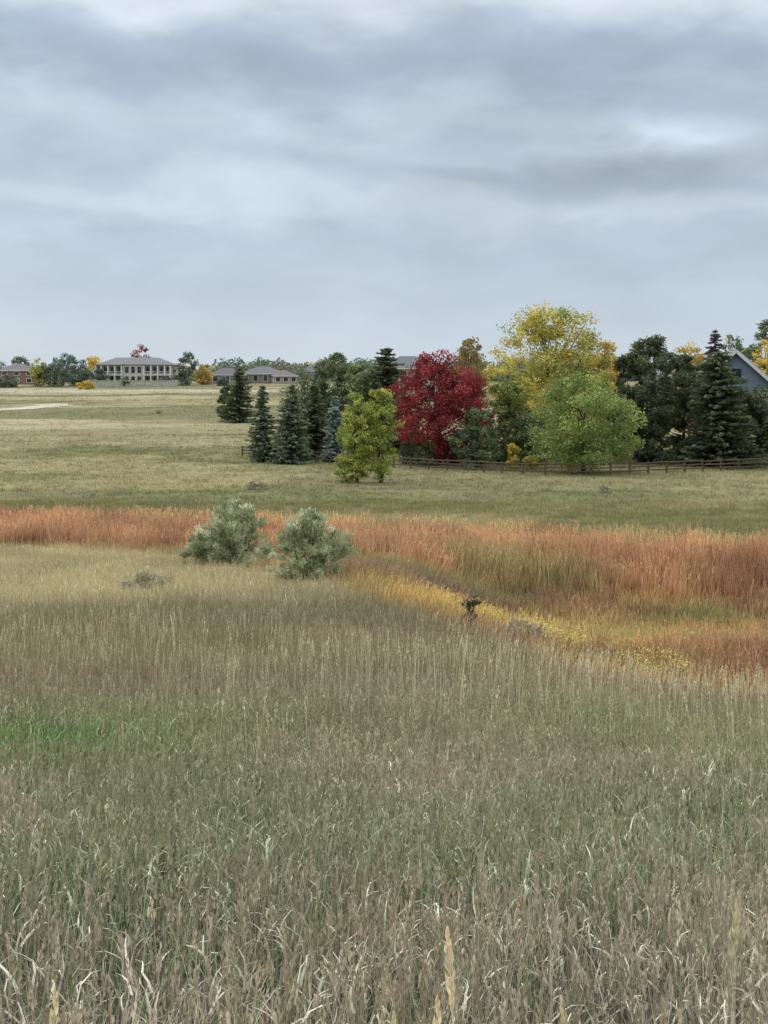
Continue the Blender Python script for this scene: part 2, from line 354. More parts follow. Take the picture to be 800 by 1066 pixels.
# cattails
x, y = fan(52, 100, 1.25, 3); e = 2.0 * (fbm(x / 4, y / 4, 71) - 0.5) * 2
k = (y > cat_near(x) + e) & (y < cat_far(x) + e); x, y = x[k], y[k]
n2 = fbm(x / 5, y / 6, 72)[:, None]; edge = sst(0, 8, cat_far(x) - y)[:, None]
ct = S(183, 144, 108)[None] * (0.78 + 0.45 * n2); ct = ct * edge + S(188, 158, 114)[None] * (1 - edge)
ct = mixc(ct, np.tile(S(152, 114, 89), (len(x), 1)), sst(0.48, 0.62, fbm(x / 3, y / 5, 73)) * 0.8)
ct = mixc(ct, np.tile(S(152, 142, 98), (len(x), 1)), sst(0.54, 0.64, fbm(x / 6, y / 5, 74)) * 0.7 * (x > -2))
scatter('cattail_marsh', x, y, C_cat, ct * 1.25 * jit(len(x), 0.78, 1.22), R.uniform(0.75, 1.1, len(x)), 0.03)
# yellow wildflowers
x = R.uniform(1.5, 9, 2600); y = R.uniform(26, 48, 2600)
dl = np.abs(y - np.interp(x, [1.5, 3, 5, 7, 9], [44, 37, 29, 27, 45]))
k = (R.uniform(size=len(x)) < 0.8 * np.exp(-(dl / 2.2) ** 2) * sst(0.44, 0.58, fbm(x / 1.5, y / 2, 5)) * (x < 6.5)) & (y > marsh_near(x) - 1); x, y = x[k], y[k]
scatter('yellow_wildflowers', x, y, C_fl, np.tile(S(182, 167, 104), (len(x), 1)) * 1.15 * jit(len(x)), R.uniform(0.6, 1.0, len(x)), 0.1)
# close seed heads
hp = [(40, 1.5), (175, 1.46), (308, 1.46), (403, 1.48), (418, 1.5), (457, 1.5), (510, 1.55), (578, 1.44), (655, 1.46), (745, 1.9)]
x = np.array([(p - 400) / F * Y for p, Y in hp]); y = np.array([Y for p, Y in hp])
scatter('grass_seed_heads', x, y, C_head, np.tile(S(196, 186, 156), (len(x), 1)) * 1.3, np.array([1.05, 1.04, 1.06, 1.02, 1.02, 1.05, 1.08, 1.03, 1.02, 1.0]), 0.012)

# ---------------------------------------------------------------- trees
def X(px, Y): return (px - 400) / F * Y
PROF = {
 'round': lambda h: np.clip(1 - (2 * h - 0.9) ** 2 / 1.25, 0, 1) ** 0.6,
 'oval': lambda h: np.clip(np.sin(np.pi * np.clip(h * 0.92 + 0.06, 0, 1)), 0, 1) ** 0.6,
 'broad': lambda h: np.clip(np.sin(np.pi * np.clip(h * 0.80 + 0.10, 0, 1)), 0, 1) ** 0.6,
 'upright': lambda h: np.clip(np.sin(np.pi * np.clip(h * 0.8 + 0.12, 0, 1)), 0, 1) ** 0.8,
}
def broadleaf(name, px, Y, H, W, cb, pal, n=9000, ls=0.26, shape='round', seed=1, asp=1.3, nc=110, cr=0.10, stems=1, x=None, outer=0.42, updir=0.0):
    r = np.random.default_rng(seed); mb = MB()
    ph = r.uniform(0, 6.28, 4); pf = PROF[shape]
    h = r.uniform(0, 1, nc * 4); keep = r.uniform(size=len(h)) < (pf(h) * 0.85 + 0.1); h = h[keep][:nc]; m = len(h)
    a = r.uniform(0, 6.283, m); rr = r.uniform(0, 1, m) ** outer
    lump = 1 + 0.16 * np.sin(2 * a + ph[0] + 3 * h) + 0.13 * np.sin(3 * a + ph[1] + 7 * h) + 0.10 * np.sin(11 * h + ph[2] + a)
    rad = pf(h) * (W / 2) * rr * lump * 0.92
    crad = W * cr * r.uniform(0.55, 1.35, m)
    zc = H * cb + h * (H * (1 - cb)) - crad * 0.5
    if shape == 'broad': zc = zc - 0.16 * H * (rad / (W / 2)) ** 2 * h
    Cc = np.stack([rad * np.cos(a), rad * np.sin(a), zc], 1)
    ci = r.integers(0, m, n)
    d = unit(n, r); q = r.uniform(0, 1, n) ** 0.45
    P = Cc[ci] + d * (crad[ci] * q)[:, None] * np.array([1.1, 1.1, 0.85]) + r.normal(0, W * 0.012, (n, 3))
    pal = np.array(pal); wv = r.integers(0, len(pal), m); base = pal[wv]
    base = base * r.uniform(0.72, 1.28, (m, 1))
    c = base[ci] * r.uniform(0.75, 1.3, (n, 1)); sw = r.uniform(size=n) < 0.2; c[sw] = pal[r.integers(0, len(pal), sw.sum())]
    u = unit(n, r) * np.array([1, 1, 0.7]); 
    if updir:
        og = P - np.array([0, 0, H * 0.1]); u = u * 0.6 + updir * og / np.linalg.norm(og, axis=1)[:, None]
    u /= np.linalg.norm(u, axis=1)[:, None]
    leaves(mb, P, u, ls * r.uniform(0.6, 1.3, n), asp, c, r, 1)
    tr = max(0.05, H * 0.016) / math.sqrt(stems)
    for s in range(stems):
        ox = (s - (stems - 1) / 2) * W * 0.12; top = np.array([ox * 1.8 + r.normal() * 0.02 * W, r.normal() * 0.03 * W, H * 0.82])
        pts = [np.array([ox * 0.3, 0, -0.3]), np.array([ox * 0.5, 0, H * 0.1]), np.array([ox, r.normal() * .02 * W, H * 0.35]), (top + [ox, 0, H * 0.4]) / 2 + r.normal(size=3) * 0.02 * W, top]
        V, Fq = tube(pts, [tr * 1.5, tr * 1.05, tr * 0.8, tr * 0.5, tr * 0.12], 8); mb.add(V, Fq, (1, 1, 1), 0)
        for j in r.choice(m, min(m, 26 // stems), replace=False):
            t0 = r.uniform(0.2, 0.62) * H; t0 = min(t0, Cc[j][2] * 0.9)
            st = np.array([ox * 0.8, 0, max(t0, 0.1 * H)]); en = Cc[j]; mid = (st + en) / 2 + [0, 0, -0.02 * H]
            V, Fq = tube([st, mid, en], [tr * 0.5, tr * 0.3, tr * 0.08], 5); mb.add(V, Fq, (1, 1, 1), 0)
    xx = X(px, Y) if x is None else x
    return mb.build(name, [M_bark, M_leaf], (xx, Y, gz(xx, Y)))

def spruce(name, px, Y, H, W, pal, seed=1, dens=1.0, skirt=0.04, power=0.8, droop=0.25, x=None):
    r = np.random.default_rng(seed); mb = MB(); pal = np.array(pal)
    tr = H * 0.013
    V, Fq = tube([[0, 0, -0.3], [0, 0, H * 0.5], [0, 0, H * 0.99]], [tr * 1.3, tr * .8, tr * .1], 8); mb.add(V, Fq, (1, 1, 1), 0)
    lv = int(H / 0.27); PP = []; UU = []; SS = []; CC = []; ph = r.uniform(0, 6.28, 3)
    for i in range(lv):
        t = skirt + (1 - skirt) * (i + r.uniform(-.3, .3)) / lv; t = min(max(t, skirt), 0.995)
        Rm = (W / 2 * (1 - t) ** power) * (1 + 0.12 * math.sin(9 * t + ph[0])) + 0.1
        if t < 0.12: Rm *= 0.8 + t * 1.6
        nb = int((5 + 6 * (1 - t)) * dens)
        for b in range(nb):
            a = r.uniform(0, 6.283); L = Rm * r.uniform(0.55, 1.2) * (1 + 0.12 * math.sin(2 * a + ph[1] + 4 * t)); k = max(4, int(L / 0.13))
            q = np.linspace(0.12, 1, k)
            dirv = np.array([math.cos(a), math.sin(a), 0]); sd = np.array([-math.sin(a), math.cos(a), 0])
            zz = t * H - droop * L * q + 0.18 * L * q ** 3
            bp = dirv[None] * (L * q)[:, None]; bp[:, 2] = zz
            bc = pal[r.integers(len(pal))] * r.uniform(0.7, 1.25)
            for s in (-1, 1, 0):
                off = (0.22 + 0.12 * L) * (1.1 - q) * r.uniform(0.5, 1.1, k)
                PP.append(bp + sd * (s * off)[:, None] + r.normal(0, 0.05, (k, 3)))
                uv = dirv[None] * 0.9 + sd * s * 0.7 + [0, 0, -0.15] + r.normal(0, 0.3, (k, 3)); UU.append(uv / np.linalg.norm(uv, axis=1)[:, None])
                SS.append(np.full(k, 0.13) * r.uniform(0.7, 1.3, k) * (1 + 0.4 * (s == 0)))
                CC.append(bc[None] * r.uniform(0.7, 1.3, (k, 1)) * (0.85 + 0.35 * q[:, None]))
    P = np.concatenate(PP); leaves(mb, P, np.concatenate(UU), np.concatenate(SS) * 1.15, 2.8, np.concatenate(CC), r, 1)
    xx = X(px, Y) if x is None else x
    return mb.build(name, [M_bark, M_leaf], (xx, Y, gz(xx, Y)))

K = 1.45
RED = [S(132, 56, 60, 1.35), S(108, 44, 52, 1.35), S(152, 72, 70, 1.35), S(122, 56, 54, 1.35)]
CW = [S(176, 164, 88, 1.5), S(150, 148, 84, 1.45), S(190, 172, 90, 1.5), S(132, 138, 80, 1.4)]
LIME = [S(128, 140, 82, 1.4), S(108, 124, 72, 1.4), S(144, 152, 92, 1.4)]
YG = [S(146, 150, 76, 1.4), S(120, 134, 70, 1.35), S(160, 162, 88, 1.45)]
GRN = [S(94, 106, 74, K), S(78, 92, 66, K), S(110, 118, 82, K)]
PINE = [S(86, 94, 70, K), S(72, 82, 62, K), S(100, 106, 76, K)]
SPR = [S(104, 112, 92, K), S(86, 97, 80, K), S(118, 124, 100, K)]
BLU = [S(122, 132, 122, K), S(102, 114, 106, K), S(134, 144, 134, K)]
GOLD = [S(194, 172, 86, K), S(178, 156, 80, K)]
broadleaf('red_maple_tree', 457, 158, 13.4, 11.9, 0.08, RED, 28000, 0.2, 'round', 3, nc=210, cr=0.09)
broadleaf('cottonwood_tree', 575, 166, 19.4, 15.4, 0.08, CW, 42000, 0.22, 'broad', 5, nc=290, cr=0.075)
broadleaf('golden_cottonwood_tree', 628, 172, 14.6, 6.6, 0.2, [S(190, 170, 88, K), S(174, 156, 84, K)], 9000, 0.22, 'oval', 6, nc=70, cr=0.12)
broadleaf('green_ash_tree', 607, 147, 11.1, 11.8, 0.12, LIME, 28000, 0.18, 'round', 8, nc=210, cr=0.085)
broadleaf('young_poplar_tree', 372, 133, 9.3, 3.7, 0.08, YG, 9000, 0.16, 'upright', 11, nc=85, cr=0.13, stems=2)
broadleaf('young_poplar_tree', 397, 133.8, 9.7, 3.9, 0.08, YG, 9500, 0.16, 'upright', 12, nc=85, cr=0.13, stems=2)
broadleaf('leafy_shrub', 360, 133.5, 2.6, 2.2, 0.0, YG, 1800, 0.15, 'round', 13, nc=30, cr=0.15)
spruce('spruce_tree', 274, 163, 9.3, 4.4, SPR, 21, dens=1.2, power=0.7)
spruce('spruce_tree', 304, 160, 9.5, 5.2, SPR, 22, dens=1.3, power=0.55)
spruce('spruce_tree', 327, 167, 9.3, 4.8, PINE, 23, dens=1.3, power=0.6)
spruce('blue_spruce_tree', 349, 162, 8.0, 3.8, BLU, 24, dens=1.2)
spruce('pine_tree', 249, 238, 9.8, 6.8, PINE, 25, power=0.6)
broadleaf('pine_tree', 240, 244, 6.5, 5.0, 0.02, PINE, 4500, 0.25, 'round', 26, asp=2.4)
broadleaf('leafy_tree', 315, 185, 9.5, 8, 0.05, [S(110, 114, 84, K), S(92, 100, 76, K)], 8000, 0.24, 'round', 31)
broadleaf('leafy_tree', 352, 186, 13.2, 6.5, 0.1, GRN, 9000, 0.24, 'oval', 32)
broadleaf('leafy_tree', 375, 180, 12.2, 6.0, 0.05, [S(112, 120, 80, K), S(96, 106, 74, K)], 9000, 0.24, 'oval', 33)
spruce('pine_tree', 403, 178, 14.0, 7.8, PINE, 34, power=0.5, dens=1.3)
broadleaf('leafy_tree', 335, 192, 12.0, 5, 0.1, GRN, 6000, 0.24, 'oval', 35)
broadleaf('leafy_tree', 420, 176, 8.0, 6, 0.0, GRN, 7000, 0.24, 'round', 135)
broadleaf('leafy_tree', 497, 152, 7.4, 4.8, 0.02, [S(100, 112, 78, K), S(84, 98, 72, K)], 9000, 0.18, 'round', 36)
broadleaf('leafy_tree', 527, 160, 10.5, 5.6, 0.02, [S(122, 130, 78, K), S(100, 112, 72, K)], 9000, 0.2, 'oval', 37)
broadleaf('leafy_tree', 548, 158, 6.5, 5.6, 0.0, GRN, 7000, 0.2, 'round', 137)
broadleaf('leafy_tree', 490, 215, 15.5, 7, 0.1, [S(130, 130, 84, K), S(126, 110, 72, K)], 6000, 0.28, 'round', 38)
broadleaf('maple_tree', 488, 222, 14.9, 6, 0.3, [S(150, 80, 70, K), S(138, 74, 66, K)], 4000, 0.28, 'round', 39)
broadleaf('leafy_shrub', 443, 156, 3.6, 3.0, 0.0, GRN, 3500, 0.15, 'round', 41)
broadleaf('leafy_shrub', 471, 158, 2.2, 2.2, 0.0, GRN, 2000, 0.15, 'round', 42)
broadleaf('leafy_shrub', 427, 160, 2.8, 3.6, 0.0, PINE, 3000, 0.16, 'round', 43)
broadleaf('yellow_shrub', 534, 151.5, 3.0, 1.6, 0.0, [S(194, 172, 80, K), S(172, 162, 80, K)], 2000, 0.15, 'oval', 44, nc=30, cr=0.16)
broadleaf('yellow_shrub', 553, 152, 1.8, 2.0, 0.0, [S(176, 166, 84, K), S(150, 150, 80, K)], 1600, 0.15, 'round', 45, nc=30, cr=0.16)
broadleaf('pine_tree', 678, 160, 15.2, 9.2, 0.02, PINE, 22000, 0.2, 'oval', 51, asp=2.6, nc=190, cr=0.075)
broadleaf('pine_tree', 650, 170, 12.8, 6, 0.02, PINE, 9000, 0.2, 'oval', 52, asp=2.6, nc=90)
broadleaf('pine_tree', 712, 168, 12.8, 7.0, 0.02, PINE, 12000, 0.2, 'oval', 53, asp=2.6, nc=110)
spruce('pine_tree', 748, 156, 13.4, 9.6, PINE, 54, power=0.45, dens=1.5)
spruce('spruce_tree', 745, 164, 16.0, 6.0, [S(118, 92, 90, K), S(92, 84, 82, K), S(76, 86, 74, K)], 55, power=0.7)
broadleaf('pine_tree', 785, 158, 9.4, 8.0, 0.02, PINE, 14000, 0.2, 'round', 56, asp=2.6, nc=140)
broadleaf('pine_tree', 822, 162, 10.4, 8.0, 0.02, PINE, 12000, 0.2, 'oval', 57, asp=2.6, nc=110)
broadleaf('golden_tree', 718, 200, 14.4, 8, 0.1, [S(184, 164, 100, K), S(170, 150, 92, K)], 6000, 0.26, 'round', 58)
broadleaf('golden_tree', 796, 195, 14.8, 5.0, 0.1, GOLD, 4500, 0.24, 'round', 59)
broadleaf('leafy_tree', 765, 215, 15.6, 8, 0.1, GRN, 6500, 0.27, 'round', 60)
broadleaf('leafy_tree', 800, 225, 18.0, 8, 0.1, GRN, 6500, 0.27, 'round', 61)
broadleaf('leafy_tree', 862, 165, 13.0, 9, 0.1, LIME, 9000, 0.25, 'round', 62)
broadleaf('leafy_tree', 920, 170, 15.0, 10, 0.1, GRN, 9000, 0.27, 'round', 63)
SIL = [S(158, 160, 128, 1.55), S(136, 141, 108, 1.55), S(176, 178, 150, 1.55), S(116, 123, 86, 1.55)]
broadleaf('russian_olive_bush', 244, 56, 2.9, 3.3, 0.0, SIL, 22000, 0.04, 'round', 71, asp=3.8, nc=230, cr=0.066, stems=4, outer=0.6, updir=0.8)
broadleaf('russian_olive_bush', 211, 56.6, 1.6, 1.9, 0.0, SIL, 6000, 0.04, 'round', 72, asp=3.8, nc=80, cr=0.085, stems=3, outer=0.6, updir=0.8)
broadleaf('russian_olive_bush', 324, 46.5, 2.6, 2.7, 0.0, SIL, 20000, 0.036, 'round', 173, asp=3.8, nc=230, cr=0.066, stems=4, outer=0.6, updir=0.8)
GB = [S(124, 120, 100, K), S(106, 104, 88, K), S(140, 136, 112, K)]
broadleaf('sagebrush', 152, 43, 0.7, 1.6, 0.0, [c * 1.45 for c in GB], 2600, 0.03, 'round', 74, asp=3.4, nc=60, stems=3, updir=0.8)
broadleaf('sagebrush', 545, 30, 0.75, 1.4, 0.0, [c * 1.4 for c in GB], 3600, 0.026, 'round', 75, asp=3.4, nc=80, stems=3, updir=0.8)
broadleaf('dark_weed', 491, 32, 1.0, 0.5, 0.2, [S(76, 76, 58, K), S(96, 92, 68, K)], 1100, 0.035, 'oval', 77, asp=2.4, nc=24, cr=0.2, stems=2)
for i, (px, Yy, hh) in enumerate([(267, 126, 0.8), (630, 122, 0.6), (165, 265, 0.9)]):
    broadleaf('sagebrush', px, Yy, hh, hh * 2.6, 0.0, [c * 1.4 for c in GB], 1100, 0.09, 'round', 80 + i, nc=40, stems=2, updir=0.8)
HAZE_GRN = [S(104, 114, 98, K), S(90, 102, 92, K), S(114, 120, 98, K)]  # far-tree greens, desaturated: aerial haze is mixed into the leaf colour
for i, (px, Yy, H, W, pal) in enumerate([(57, 430, 9, 9, HAZE_GRN), (83, 430, 8.6, 8, HAZE_GRN), (40, 428, 9.0, 6, [S(160, 154, 92, K), S(146, 146, 88, K)]), (193, 436, 11.4, 7, HAZE_GRN),
      (212, 445, 7.0, 6.5, [S(170, 150, 90, K), S(152, 132, 82, K)]), (146, 485, 13.8, 7.5, [S(140, 84, 78, K)]), (98, 485, 10, 8, GOLD), (20, 500, 10, 9, HAZE_GRN), (-10, 450, 10, 9, HAZE_GRN),
      (70, 480, 11, 8, HAZE_GRN), (90, 405, 2.5, 4.5, GOLD), (232, 430, 3.0, 4, HAZE_GRN), (8, 420, 4, 7, HAZE_GRN), (-35, 440, 9, 9, LIME), (104, 428, 6.0, 4.5, HAZE_GRN), (172, 430, 3.2, 4, HAZE_GRN), (130, 426, 2.6, 4, HAZE_GRN)]):
    broadleaf('skyline_tree', px, Yy, H, W, 0.05, pal, 2600, 0.42, 'round', 200 + i, nc=60, cr=0.13)
mb = MB(); r = np.random.default_rng(5); n = 0
for i in range(420):
    Yy = r.uniform(480, 620); xx = r.uniform(-0.12, 0.45) * Yy if i > 90 else r.uniform(-0.42, -0.1) * Yy
    H = r.uniform(4.5, 9) * (1.1 if i > 90 else 0.75); W = r.uniform(6, 12)
    pal = [HAZE_GRN[0], HAZE_GRN[1], HAZE_GRN[2], S(146, 144, 100, K), S(170, 150, 92, K)][r.choice(5, p=[.28, .3, .25, .12, .05])]
    k = 300; d = unit(k, r); P_ = d * (r.uniform(0, 1, (k, 1)) ** .4) * [W / 2, W / 2, H / 2] + [xx, Yy, gz(xx, Yy) + H * 0.5]
    leaves(mb, P_, unit(k, r), r.uniform(0.5, 1.1, k), 1.3, pal[None] * r.uniform(0.7, 1.25, (k, 1)), r, 0)
mb.build('distant_trees', [M_leaf])

# ---------------------------------------------------------------- houses
def cm(name, c, k=0.9, sc=2.0): return noisemat(name, c, c * k, sc, 0.8)
M_glass, nt = nmat('window_glass'); p = nt.nodes.new('ShaderNodeBsdfPrincipled'); p.inputs['Base Color'].default_value = (0.03, 0.035, 0.04, 1); p.inputs['Roughness'].default_value = 0.15
o_ = nt.nodes.new('ShaderNodeOutputMaterial'); nt.links.new(p.outputs[0], o_.inputs[0])
M_white = cm('white_trim', S(226, 224, 216), 0.95)
def part(parent, name, boxes, mat):
    mb = MB()
    for b in boxes: V, Fq = box(*b) if len(b) == 6 else b; mb.add(V, Fq, (1, 1, 1), 0)
    o = mb.build(name, [mat]); o.parent = parent; return o
def hip(w, d, z, h, ov=0.5, gable=False, rid=None):
    a = w / 2 + ov; b = d / 2 + ov; r_ = (a if gable else max(a - b, 0.3)) if rid is None else rid
    V = np.array([(-a, -b, z), (a, -b, z), (a, b, z), (-a, b, z), (-r_, 0, z + h), (r_, 0, z + h)], float)
    return V, None
def roof(parent, name, w, d, z, h, mat, **kw):
    ux = kw.pop('ox', 0); uy = kw.pop('oy', 0)
    V, _ = hip(w, d, z, h, **kw); V = V + [ux, uy, 0]
    me = bpy.data.meshes.new(name); me.from_pydata([tuple(v) for v in V], [], [(0, 1, 5, 4), (2, 3, 4, 5), (1, 2, 5), (3, 0, 4), (3, 2, 1, 0)]); me.materials.append(mat)
    o = bpy.data.objects.new(name, me); scene.collection.objects.link(o); o.parent = parent; return o
def house(name, px, Y, w, d, h, rh, wall, rf, rot=0.0, gable=False, storeys=1, z=None):
    xx = X(px, Y); e = bpy.data.objects.new(name, None); scene.collection.objects.link(e)
    e.location = (xx, Y, gz(xx, Y) if z is None else z); e.rotation_euler = (0, 0, rot)
    part(e, 'walls', [(-w / 2, w / 2, -d / 2, d / 2, -1.5, h)], cm('stucco', wall))
    roof(e, 'roof', w, d, h + 0.02, rh, cm('roof_shingles', rf, 0.8, 4), gable=gable)
    part(e, 'chimney', [(w * 0.2, w * 0.2 + 0.9, 0.3, 1.2, h, h + rh + 0.5)], cm('brick', S(130, 112, 100)))
    win = []; fr = []
    sh = h / storeys; n = max(3, int(w / 3.2))
    for s in range(storeys):
        for i in range(n):
            cx = -w / 2 + (i + 0.5) * w / n; z0 = s * sh + 0.7; z1 = s * sh + sh - 0.5
            win.append((cx - 0.75, cx + 0.75, -d / 2 - 0.10, -d / 2 - 0.04, z0, z1)); fr.append((cx - 0.9, cx + 0.9, -d / 2 - 0.06, -d / 2 + 0.02, z0 - 0.15, z1 + 0.15))
    part(e, 'windows', win, M_glass); part(e, 'window_frames', fr, M_white)
    part(e, 'fascia', [(-w / 2 - .52, w / 2 + .52, -d / 2 - 0.56, -d / 2 - 0.5, h - 0.2, h + 0.02)], M_white)
    return e
Yb = 440; xb = X(143, Yb); e = bpy.data.objects.new('cream_house', None); scene.collection.objects.link(e); e.location = (xb, Yb, gz(xb, Yb) + 0.3)
W_cream = cm('cream_stucco', S(206, 196, 178)); RFm = cm('gray_shingles', S(128, 126, 126), 0.8, 4)
part(e, 'walls', [(-12.5, 12.5, -5, 6, -2, 6)], W_cream)
roof(e, 'roof', 25, 11, 6.02, 2.6, RFm, oy=0.5)
part(e, 'bay_walls', [(-3.2, 3.2, -7.2, -5.02, -1, 6.2)], W_cream)
roof(e, 'bay_roof', 6.6, 7, 6.24, 2.2, RFm, oy=-3.8)
part(e, 'left_wing_walls', [(-15.5, -12.52, -4, 4, -1, 3.2)], W_cream); roof(e, 'left_wing_roof', 4, 9, 3.24, 1.6, RFm, ox=-13.6)
part(e, 'deck', [(-12.3, -3.25, -8, -5.02, 2.7, 3.0), (3.25, 12.3, -8, -5.02, 2.7, 3.0)], M_white)
part(e, 'columns', [(s * cx - 0.2, s * cx + 0.2, -7.9, -7.5, -1, 5.95) for s in (-1, 1) for cx in (3.6, 5.8, 8, 10.2, 12.0)], M_white)
part(e, 'railings', [(s * 7.8 - 4.5, s * 7.8 + 4.5, -7.98, -7.92, 3.9, 4.0) for s in (-1, 1)] + [(s * 7.8 - 4.5 + k * 0.45, s * 7.8 - 4.45 + k * 0.45, -7.97, -7.93, 3.02, 3.88) for s in (-1, 1) for k in range(21)], M_white)
part(e, 'porch_roof', [(-12.5, -3.25, -8.1, -5.02, 5.97, 6.2), (3.25, 12.5, -8.1, -5.02, 5.97, 6.2)], RFm)
part(e, 'windows', [(s * cx - 0.7, s * cx + 0.7, -5.08, -5.0, z0, z0 + 1.9) for s in (-1, 1) for cx in (4.7, 6.9, 9.1, 11.1) for z0 in (0.4, 3.5)] + [(cx - 0.6, cx + 0.6, -7.27, -7.2, z0, z0 + 2) for cx in (-2, 0, 2) for z0 in (0.4, 3.5)], M_glass)
xs_ = np.linspace(X(92, 425), X(185, 425), 12)
mb = MB()
for a_, b_ in zip(xs_[:-1], xs_[1:]):
    z0 = min(gz(a_, 425), gz(b_, 425)); V, Fq = box(a_ + .01, b_ - .01, 424.6, 425.0, z0 - 0.6, z0 + 1.8); mb.add(V, Fq, (1, 1, 1), 0)
    V, Fq = box(a_ + .01, b_ - .01, 424.5, 425.1, z0 + 1.81, z0 + 2.0); mb.add(V, Fq, (1, 1, 1), 0)
mb.build('retaining_wall', [noisemat('stone_blocks', S(190, 184, 170), S(156, 150, 138), 1.5)])
house('brick_house', 20, 450, 12, 9, 4.6, 2.2, S(140, 108, 96), S(120, 112, 110), 0.1, storeys=2)
house('brick_house', -18, 455, 12, 9, 5.2, 2.2, S(150, 120, 104), S(110, 104, 102), -0.1, storeys=2)
house('ranch_house', 237, 458, 12, 9, 3.0, 2.4, S(150, 138, 124), S(108, 104, 104), 0.1)
house('ranch_house', 275, 470, 14, 10, 3.2, 2.6, S(138, 124, 112), S(116, 112, 112), -0.15)
house('ranch_house', 296, 462, 8, 9, 2.6, 2.0, S(160, 150, 136), S(120, 110, 104), 0.2)
house('ranch_house', 330, 500, 12, 9, 4.0, 2.4, S(170, 160, 140), S(108, 108, 108), 0.0)
house('suburban_house', 425, 330, 14, 10, 7.8, 3.0, S(160, 150, 134), S(112, 112, 116), 0.1, storeys=2)
house('suburban_house', 715, 230, 12, 9, 8.6, 3.2, S(150, 150, 150), S(104, 108, 112), 0.2, storeys=2)
Yh = 178; xh = X(769, Yh); e = bpy.data.objects.new('gabled_house', None); scene.collection.objects.link(e); e.location = (xh, Yh, gz(xh, Yh)); e.rotation_euler = (0, 0, -0.3)
SID = cm('blue_grey_siding', S(128, 138, 150), 0.92)
part(e, 'walls', [(-5, 5, -6, 6, -1, 8.4)], SID)
me = bpy.data.meshes.new('gable'); me.from_pydata([(-5, -6, 8.4), (5, -6, 8.4), (0, -6, 13.0), (-5, 6, 8.4), (5, 6, 8.4), (0, 6, 13.0)], [], [(0, 1, 2), (4, 3, 5)]); me.materials.append(SID)
o = bpy.data.objects.new('gable', me); scene.collection.objects.link(o); o.parent = e
def slab(sx):
    V = []
    for yy in (-6.6, 6.6):
        V += [(0, yy, 13.15), (sx * 5.8, yy, 7.8), (sx * 5.8, yy, 8.1), (0, yy, 13.45)]
    return np.array(V, float), np.array([(0, 1, 2, 3), (4, 7, 6, 5), (0, 4, 5, 1), (1, 5, 6, 2), (2, 6, 7, 3), (3, 7, 4, 0)])
part(e, 'roof', [slab(-1), slab(1)], cm('slate_shingles', S(96, 104, 112), 0.8, 4))
def barge(sx):
    V = []
    for yy in (-6.72, -6.62):
        V += [(sx * 0.02, yy, 12.95), (sx * 5.85, yy, 7.6), (sx * 5.85, yy, 8.14), (sx * 0.02, yy, 13.5)]
    return np.array(V, float), np.array([(0, 1, 2, 3), (4, 7, 6, 5), (0, 4, 5, 1), (1, 5, 6, 2), (2, 6, 7, 3), (3, 7, 4, 0)])
part(e, 'barge_boards', [barge(-1), barge(1)], M_white)
part(e, 'windows', [(cx - 0.7, cx + 0.7, -6.1, -6.03, z0, z0 + 1.6) for cx in (-3, 0, 3) for z0 in (1, 4, 6.6)] + [(-.6, .6, -6.1, -6.03, 9.6, 11)], M_glass)
part(e, 'window_frames', [(cx - 0.85, cx + 0.85, -6.06, -6.0 + 0.02, z0 - .15, z0 + 1.75) for cx in (-3, 0, 3) for z0 in (1, 4, 6.6)], M_white)

# ---------------------------------------------------------------- fence
pl = np.array([(X(p, Y), Y) for p, Y in [(253, 172), (300, 166), (345, 160), (420, 153), (480, 149), (530, 145), (620, 143), (720, 148), (800, 152), (920, 158), (1050, 165)]])
seg = np.hypot(*np.diff(pl, axis=0).T); cum = np.concatenate([[0], np.cumsum(seg)]); tt = np.arange(0, cum[-1], 2.4)
fx = np.interp(tt, cum, pl[:, 0]); fy = np.interp(tt, cum, pl[:, 1]); fz = ground(fx, fy)
mbp = MB(); mbr = MB(); r = np.random.default_rng(3)
for i in range(len(fx)):
    V, Fq = box(-.09, .09, -.09, .09, -0.4, 1.35 + r.uniform(-.05, .05)); V[4:, 0] += r.normal() * 0.03; mbp.add(V + [fx[i], fy[i], fz[i]], Fq, (1, 1, 1), 0)
    if i + 1 < len(fx):
        for hh in (0.4, 0.8, 1.18):
            a_ = np.array([fx[i], fy[i] - .1, fz[i] + hh + r.normal() * .02]); b_ = np.array([fx[i + 1], fy[i + 1] - .1, fz[i + 1] + hh + r.normal() * .02])
            V, Fq = tube([a_, (a_ + b_) / 2 + [0, 0, r.normal() * .02], b_], [.06, .075, .06], 6); mbr.add(V, Fq, (1, 1, 1), 0)
e = bpy.data.objects.new('split_rail_fence', None); scene.collection.objects.link(e)
for o in (mbp.build('posts', [M_wood]), mbr.build('rails', [M_wood])): o.parent = e

# dirt path on the left hillside
pc = np.array([(-110, 262), (-90, 270), (-76, 284), (-72, 296), (-76, 306)], float)
t = np.linspace(0, 1, 60); q = np.linspace(0, 1, len(pc)); cx = np.interp(t, q, pc[:, 0]); cy = np.interp(t, q, pc[:, 1])
kx = np.ones(9) / 9; cx = np.convolve(np.pad(cx, 4, mode='edge'), kx, 'valid')[:56]; cy = np.convolve(np.pad(cy, 4, mode='edge'), kx, 'valid')[:56]
dx = np.gradient(cx); dy = np.gradient(cy); l = np.hypot(dx, dy) + 1e-6; nxn, nyn = -dy / l, dx / l
rows = []
for s in np.linspace(-1, 1, 9):
    w_ = 4.2 + 0.8 * np.sin(np.arange(56) * 0.7)
    a_ = cx + nxn * s * w_; b_ = cy + nyn * s * w_; rows.append(np.stack([a_, b_, ground(a_, b_) + 0.12 - 0.27 * s ** 4], 1))
V = np.concatenate(rows); I = np.arange(9 * 56).reshape(9, 56)
